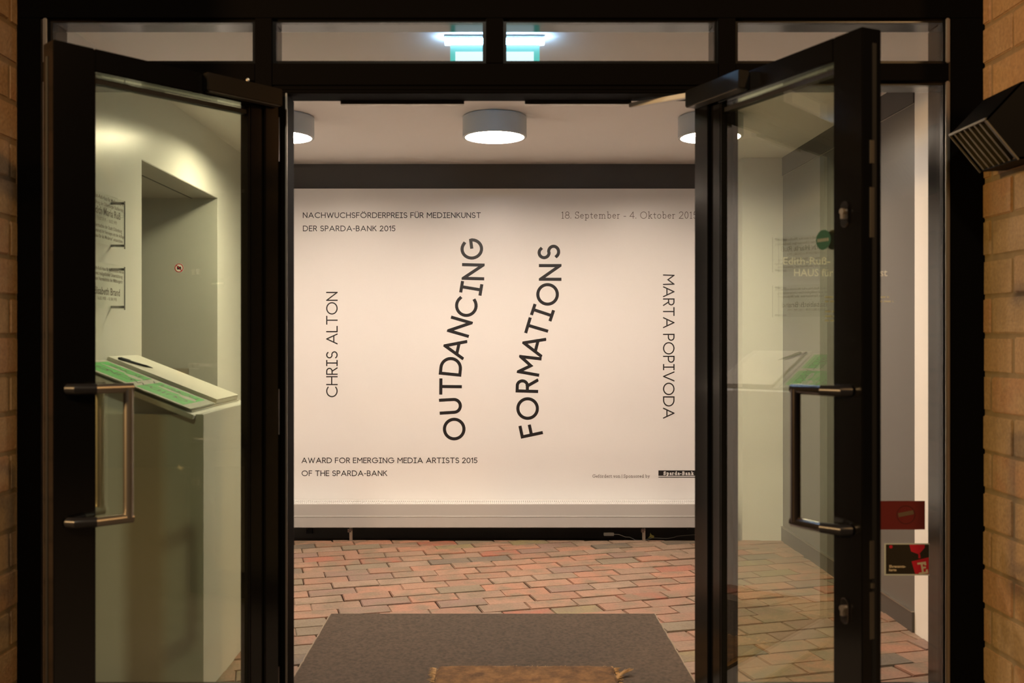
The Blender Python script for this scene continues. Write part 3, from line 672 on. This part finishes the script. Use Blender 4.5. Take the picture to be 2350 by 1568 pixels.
# wedge below the board
wd = MB(); wy0, wy1 = 3.53, 4.06
tri = [(-1.14, PT), (-1.56, PT), (-1.56, 1.212), (-1.14, 1.046 + .004)]
wd.prism([(x, wy0, z) for x, z in tri], [(x, wy1, z) for x, z in tri]); build(wd, 'wedge', M['plinth'], pln)
build(slope(-.012, Ls + .01, 3.455, 4.165, -.018, .0), 'sloped_board', M['plinth'], pln, bevel=.002)
def spos(s_, y, h): return tuple(lo + dS * s_ + nS * h + Vector((0, y, 0)))
gb = empty('guest_book', spos(0, 3.9, 0), 'open white guest book lying on the sloped plinth top', 'book')
build(slope(.008, Ls - .0, 3.49, 4.135, .001, .005), 'cover', M['paperedge'], gb)
build(slope(.014, Ls - .006, 3.80, 4.12, .005, .026), 'page_block', M['paperedge'], gb, bevel=.003)
build(slope(.015, Ls - .007, 3.801, 4.119, .026, .0268), 'page', M['paper'], gb)
build(slope(.014, Ls - .006, 3.50, 3.80, .005, .012), 'page_block', M['paper'], gb, bevel=.002)
br = empty('brochure', spos(.02, 3.63, .013), 'grey and green exhibition brochure lying on the near page of the book', 'brochure')
build(slope(.010, .475, 3.462, 3.765, .0125, .016), 'cover_sheet', M['greengrey'], br)
for s0, s1 in ((.045, .235), (.270, .46)):
    f = build(slope(s0, s1, 3.485, 3.745, .0161, .0164), 'green_field', M['green'], br)
    pch = MB()     # grey figures cut across the field
    for cs, cy_, rs_, ry_ in ((s0 + .035, 3.64, .040, .030), (s0 + .12, 3.655, .055, .016)):
        pts = [(cs + rs_ * math.cos(t) * random.uniform(.75, 1.1), cy_ + ry_ * math.sin(t) * random.uniform(.7, 1.15)) for t in [2 * PI * k / 14 for k in range(14)]]
        hh = .0164 + (.0001 if rs_ > .05 else 0); pch.prism([spos(p, q, .0163) for p, q in pts], [spos(p, q, hh + .0002) for p, q in pts])
    build(pch, 'grey_figure', M['greengrey'], f)
def stext(text, s0, y0, cap, length, sgn=1):
    DEPTH[0] = nS; mb = MB(); text_mesh(mb, text, lambda u, v: spos(s0 + u, y0 - v, .0171), cap, .0048, G_, length, track=.1); DEPTH[0] = Vector((0, -1, 0)); return mb
for tx, yy in (('OUTDANCING', 3.592), ('FORMATIONS', 3.712)):
    build(stext(tx, .06, yy, .044, .37), 'lettering', M['ink'], br)
pen = empty('pen', spos(.30, 3.86, .031), 'black ballpoint pen lying on the open guest book', 'pen')
a, b = spos(.452, 3.815, .033), spos(.335, 3.905, .033); A, Bv = Vector(a), Vector(b)
build(MB().tube([A, A.lerp(Bv, .12), A.lerp(Bv, .8), A.lerp(Bv, .99)], [.0045, .0052, .0052, .0012], 12), 'barrel', M['pen'], pen, smooth=True)
build(MB().tube([A.lerp(Bv, .05) + nS * .006, A.lerp(Bv, .33) + nS * .0062], .0012, 8), 'clip', M['steel'], pen)
# ------------------------------------------------------------------ name plaques on the left wall
def font_mesh(text, size, fn, offset=0):
    c = bpy.data.curves.new('t', 'FONT'); c.body = text; c.size = size; c.align_x = 'CENTER'; c.resolution_u = 2; c.offset = offset
    o = bpy.data.objects.new('t', c); col.objects.link(o); dg = bpy.context.evaluated_depsgraph_get(); dg.update()
    me = bpy.data.meshes.new_from_object(o.evaluated_get(dg)); mb = MB(); mb.v = [fn(v.co.x, v.co.y) for v in me.vertices]; mb.f = [tuple(p.vertices) for p in me.polygons]
    bpy.data.objects.remove(o); bpy.data.curves.remove(c); bpy.data.meshes.remove(me); return mb
def merge(*ms):
    r = MB()
    for m_ in ms: r.add(m_.v, m_.f)
    return r
def plaque(z0, z1, lines, label):
    t = empty('name_plaque', (XL, 3.82, z0), label, 'plaque', 'acrylic plaques on the left wall')
    xg = -1.560; build(B(xg - .004, xg, 3.635, 4.006, z0, z1), 'sheet', M['acryl'], t)
    build(B(xg - .0042, xg + .0002, 4.006, 4.0085, z0, z1), 'sheet_edge', M['greydark'], t)
    for y in (3.655, 3.985):
        for z in (z0 + .012, z1 - .012):
            build(MB().tube([(XL, y, z), (xg + .006, y, z)], .0055, 12), 'standoff', M['greydark'], t, smooth=True)
    ms = []
    for txt, sz, zz, off in lines: ms.append(font_mesh(txt, sz, lambda u, v, zz=zz: (xg + .0008, 3.82 + u, zz + v), off))
    tag(build(merge(*ms), 'engraved_text', M['inkgrey'], t), kind='stuff')
plaque(1.706, 1.909, [('Das Edith-Ruß-Haus für Medienkunst ist', .021, 1.884, .0003), ('eine Stiftung der Oldenburger Studienrätin', .0195, 1.860, .0003), ('Edith Maria Ruß', .042, 1.823, .0006),
                      ('13.07.1919  -  10.02.1993', .019, 1.798, 0), ('Sie vermachte der Stadt Oldenburg', .021, 1.770, .0003), ('testamentarisch ihr Vermögen mit der Auflage', .0185, 1.749, .0003),
                      ('ein „Haus für die Moderne“ einzurichten.', .0195, 1.728, .0003)], 'upper clear plaque headed Edith Maria Ruß on standoffs')
plaque(1.447, 1.630, [('Das Edith-Ruß-Haus für Medienkunst wurde', .019, 1.600, .0003), ('auch mit maßgeblicher Unterstützung', .0205, 1.579, .0003), ('aus dem Vermächtnis der Mitbürgerin', .0205, 1.558, .0003),
                      ('Elisabeth Brand', .042, 1.503, .0006), ('16.05.1908  -  01.04.1995', .019, 1.481, 0)], 'lower clear plaque naming Elisabeth Brand on standoffs')
# no-photo sticker and steel switch plate on the doorway reveal
jy = 5.526
st = empty('sticker', (-1.835, jy, 1.738), 'small round red no photography sign on the doorway reveal', 'sticker')
build(MB().lathe([(.027, 0), (.027, -.001), (.001, -.0012)], (-1.835, jy, 1.738), 32, 'y'), 'disc', M['paper'], st)
def ring(mb, cx, cz_, r, w_, y, n=40):
    ribbon(mb, arc(cx, cz_, r, r, 0, 360, n), w_, lambda q: (q.x, y, q.y))
mb = MB(); ring(mb, -1.835, 1.738, .0235, .0045, jy - .0016); ribbon(mb, [(-1.851, 1.754), (-1.819, 1.722)], .0035, lambda q: (q.x, jy - .0022, q.y))
build(mb, 'red_ring', M['brightred'], st)
mb = MB().box(-1.847, -1.823, jy - .0017, jy - .0013, 1.729, 1.745).box(-1.842, -1.836, jy - .0017, jy - .0013, 1.745, 1.749); ring(mb, -1.835, 1.737, .005, .002, jy - .002, 20)
build(mb, 'camera_pictogram', M['ink'], st)
sp = empty('switch_plate', (-1.828, jy, 1.09), 'brushed steel switch plate on the doorway reveal above the book', 'switch plate')
build(B(-1.882, -1.776, jy - .006, jy, 1.075, 1.150), 'plate', M['dullsteel'], sp, bevel=.002)
build(MB().lathe([(.004, 0), (.004, -.002), (.001, -.0025)], (-1.829, jy - .006, 1.128), 12, 'y'), 'screw', M['steel'], sp)
# ------------------------------------------------------------------ stickers and vinyl letters on the right side pane
gy = 3.268
rs = empty('sticker', (1.42, gy, .715), 'dark red rectangular sticker high on the right side pane', 'sticker')
build(B(1.30, 1.498, gy - .0008, gy - .0001, .665, .764), 'sheet', M['red'], rs)
mb = MB(); ring(mb, 1.432, .716, .031, .003, gy - .0011); build(mb, 'ring', M['reddark'], rs)
mb = MB(); ribbon(mb, [(1.412, .716), (1.452, .724)], .014, lambda q: (q.x, gy - .0012, q.y)); build(mb, 'pale_mark', mat('dull_mark', (.12, .075, .04), .6), rs)
bs = empty('sticker', (1.44, gy, .56), 'black voluntary work card sticker with a red letter E tag', 'sticker')
build(B(1.357, 1.513, gy - .0006, gy - .0001, .506, .617), 'backing', M['greengrey'], bs)
build(B(1.363, 1.512, gy - .0010, gy - .0006, .511, .613), 'sheet', M['blackcard'], bs)
def sq(px, py): return (1.363 + (px - 205) / 590 * .149, .613 - (py - 912) / 400 * .102)
mb = MB(); mb.poly([(a, gy - .0013, b) for a, b in (sq(525, 912), sq(548, 1005), sq(655, 1045), sq(735, 955), sq(735, 912))]); mb.poly([(a, gy - .0013, b) for a, b in (sq(648, 1040), sq(672, 1040), sq(680, 1095), sq(650, 1100))])
build(mb, 'red_tag', M['brightred'], bs); mb = MB(); mb.poly([(a, gy - .0013, b) for a, b in (sq(555, 1140), sq(790, 1085), sq(790, 1312), sq(605, 1312))]); a_, b_ = sq(272, 942); build(mb, 'red_tag', M['brightred'], bs); mb = MB()
mb.poly([(a_ + .006 * math.cos(t), gy - .0013, b_ + .006 * math.sin(t)) for t in [2 * PI * k / 12 for k in range(12)]])
build(mb, 'red_dot', M['brightred'], bs)
lines = []
for tx, x_, z_, sz in (('Ehrenamts-', 362, 1225, .0125), ('karte', 296, 1272, .0125)):
    a_, b_ = sq(x_, z_); lines.append(font_mesh(tx, sz, lambda u, v, a_=a_, b_=b_: (a_ + u, gy - .0014, b_ + v), .0004))
build(merge(*lines), 'lettering', M['cream'], bs)
a_, b_ = sq(718, 1300); th = R(9)
mb = MB()
for stq in ([(.42, .92), (.08, .98)], [(.25, .95), (.25, .05)], [(.0, .98), (.52, .98), (.52, .80)], [(.25, .52), (.46, .52)], [(.0, .02), (.56, .02), (.56, .22)]):
    pts = [((px - .28) * .046, py * .036) for px, py in stq]
    ribbon(mb, pts, .0065, lambda q: (a_ + q.x * math.cos(th) - q.y * math.sin(th), gy - .0016, b_ + q.x * math.sin(th) + q.y * math.cos(th)))
build(mb, 'letter', M['cream'], bs)
vl = empty('window_lettering', (1.2, gy, 1.4), 'faint pale vinyl lettering on the right side pane', 'lettering')
def vz(py): return H + (775 - py) * gy / 2165
def vx(px): return (px - 1130) * gy / 2165
for tx, xl, xr, zb, sz in (('Edith-Ruß-', 1797, 1905, 607, .036), ('HAUS für Medienkunst', 1822, 2036, 634, .036)):
    m0 = font_mesh(tx, sz, lambda u, v: (u, 0, v), .0004); u0 = min(v[0] for v in m0.v); u1 = max(v[0] for v in m0.v); k = (vx(xr) - vx(xl)) / (u1 - u0)
    m0.v = [(vx(xl) + (a - u0) * k, gy - .0008, vz(zb) + c) for a, b, c in m0.v]; build(m0, 'line', M['vinyl'], vl)
for xl, xr, zb in ((1893, 2040, 684), (1893, 2050, 694), (1893, 1985, 717), (1893, 1990, 728), (1893, 1960, 738)):      # lines too small to read
    mb = MB(); x = vx(xl)
    while x < vx(xr):
        w_ = random.uniform(.010, .03); mb.box(x, min(x + w_, vx(xr)), gy - .0008, gy - .0003, vz(zb), vz(zb) + .006); x += w_ + .005
    build(mb, 'line', M['vinyl'], vl)
# round sticker on the glass of the right leaf (both faces)
def leafpt(t, y, z, s=-1, pin=(.750, 3.235), th=114.3):
    a = -s * R(th); x0, y0 = s * t, y; return (pin[0] + x0 * math.cos(a) - y0 * math.sin(a), pin[1] + x0 * math.sin(a) + y0 * math.cos(a), z)
TZ = 1.609
def disc_on_leaf(mb, t, y, z, r, sx=1): mb.poly([leafpt(t + r * math.cos(k * 2 * PI / 32), y, z + r * math.sin(k * 2 * PI / 32)) for k in range(32)])
gs = empty('sticker', leafpt(.575, .047, TZ), 'round dark green sticker on the glass of the right door leaf', 'sticker')
mb = MB(); mb.prism([leafpt(.575 + .0285 * math.cos(k * PI / 16), .0464, TZ + .0285 * math.sin(k * PI / 16)) for k in range(32)], [leafpt(.575 + .0285 * math.cos(k * PI / 16), .0470, TZ + .0285 * math.sin(k * PI / 16)) for k in range(32)])
build(mb, 'disc', M['stickgreen'], gs)
mb = MB(); mb.prism([leafpt(.588 + .0285 * math.cos(k * PI / 16), .0230, TZ + .0285 * math.sin(k * PI / 16)) for k in range(32)], [leafpt(.588 + .0285 * math.cos(k * PI / 16), .0236, TZ + .0285 * math.sin(k * PI / 16)) for k in range(32)])
build(mb, 'back_disc', M['stickback'], gs)
mb = MB()
for k in range(6):
    t0 = .553 + k * .0075; mb.poly([leafpt(t0, .0473, TZ - .005), leafpt(t0 + .005, .0473, TZ - .005), leafpt(t0 + .005, .0473, TZ + .004), leafpt(t0, .0473, TZ + .004)])
build(mb, 'text_line', M['vinyl'], gs)
# ------------------------------------------------------------------ louvred wall lamp outside
lv = empty('louvred_wall_lamp', (1.69, 2.99, 2.0), 'black wedge shaped louvred fixture on the brick wall', 'wall lamp')
Y0, Y1 = 2.872, 3.10
A_, D_, E_ = (1.503, 1.996), (1.604, 1.874), (1.611, 2.11)
prof = [A_, (1.515, 2.016), E_, (1.693, 2.20), (1.693, 1.862), (1.64, 1.862)]
def plate(mb, p, q, t, y0, y1):
    d = (Vector(q) - Vector(p)).normalized(); n = Vector((-d.y, d.x)) * t
    mb.prism([(p[0], y0, p[1]), (q[0], y0, q[1]), (q[0] + n.x, y0, q[1] + n.y), (p[0] + n.x, y0, p[1] + n.y)], [(p[0], y1, p[1]), (q[0], y1, q[1]), (q[0] + n.x, y1, q[1] + n.y), (p[0] + n.x, y1, p[1] + n.y)])
mb = MB(); plate(mb, A_, E_, -.006, Y0, Y1); plate(mb, E_, (1.693, 2.118), -.006, Y0, Y1)
build(mb, 'hood', M['lampblack'] if 'lampblack' in M else mat('matt_black_metal', (.005, .0045, .004), .6, ior=1.2), lv)
blk = bpy.data.materials['matt_black_metal']; lou = mat('louvre_metal', (.16, .135, .085), .45)
back = [A_, E_, (1.693, 2.118), (1.693, 1.880), D_]
for y in (Y0, Y1 - .006):
    c = MB(); c.prism([(x, y, z) for x, z in back], [(x, y + .006, z) for x, z in back]); build(c, 'end_plate', blk, lv)
mb = MB(); plate(mb, D_, (1.693, 1.880), .006, Y0, Y1); build(mb, 'lower_plate', blk, lv)
for k in range(7):
    y = Y0 + .010 + k * (Y1 - Y0 - .02) / 6.6
    dn = Vector((D_[0] - A_[0], D_[1] - A_[1])).normalized(); n = Vector((-dn.y, dn.x))
    if n.x < 0: n = -n
    p, q = Vector(A_) + dn * .004, Vector(D_) - dn * .004
    c = MB(); w2 = .022
    c.prism([(p.x, y, p.y), (q.x, y, q.y), (q.x + n.x * w2, y + .008, q.y + n.y * w2), (p.x + n.x * w2, y + .008, p.y + n.y * w2)],
            [(p.x, y + .009, p.y), (q.x, y + .009, q.y), (q.x + n.x * w2, y + .012, q.y + n.y * w2), (p.x + n.x * w2, y + .012, p.y + n.y * w2)])
    build(c, 'louvre', lou, lv)
c = MB()
for y0, y1 in ((Y0, Y0 + .004), (Y1 - .004, Y1)):
    p, q = Vector(A_), Vector(D_); off = Vector((-.003, -.0035)); c.prism([(p.x, y0, p.y), (q.x, y0, q.y), (q.x + off.x, y0, q.y + off.y), (p.x + off.x, y0, p.y + off.y)], [(p.x, y1, p.y), (q.x, y1, q.y), (q.x + off.x, y1, q.y + off.y), (p.x + off.x, y1, p.y + off.y)])
p = Vector(A_); c.box(p.x - .004, p.x + .003, Y0, Y1, p.y - .004, p.y + .003)
build(c, 'louvre_frame', lou, lv)
print('floor bricks', nb, 'objects', len(bpy.data.objects))
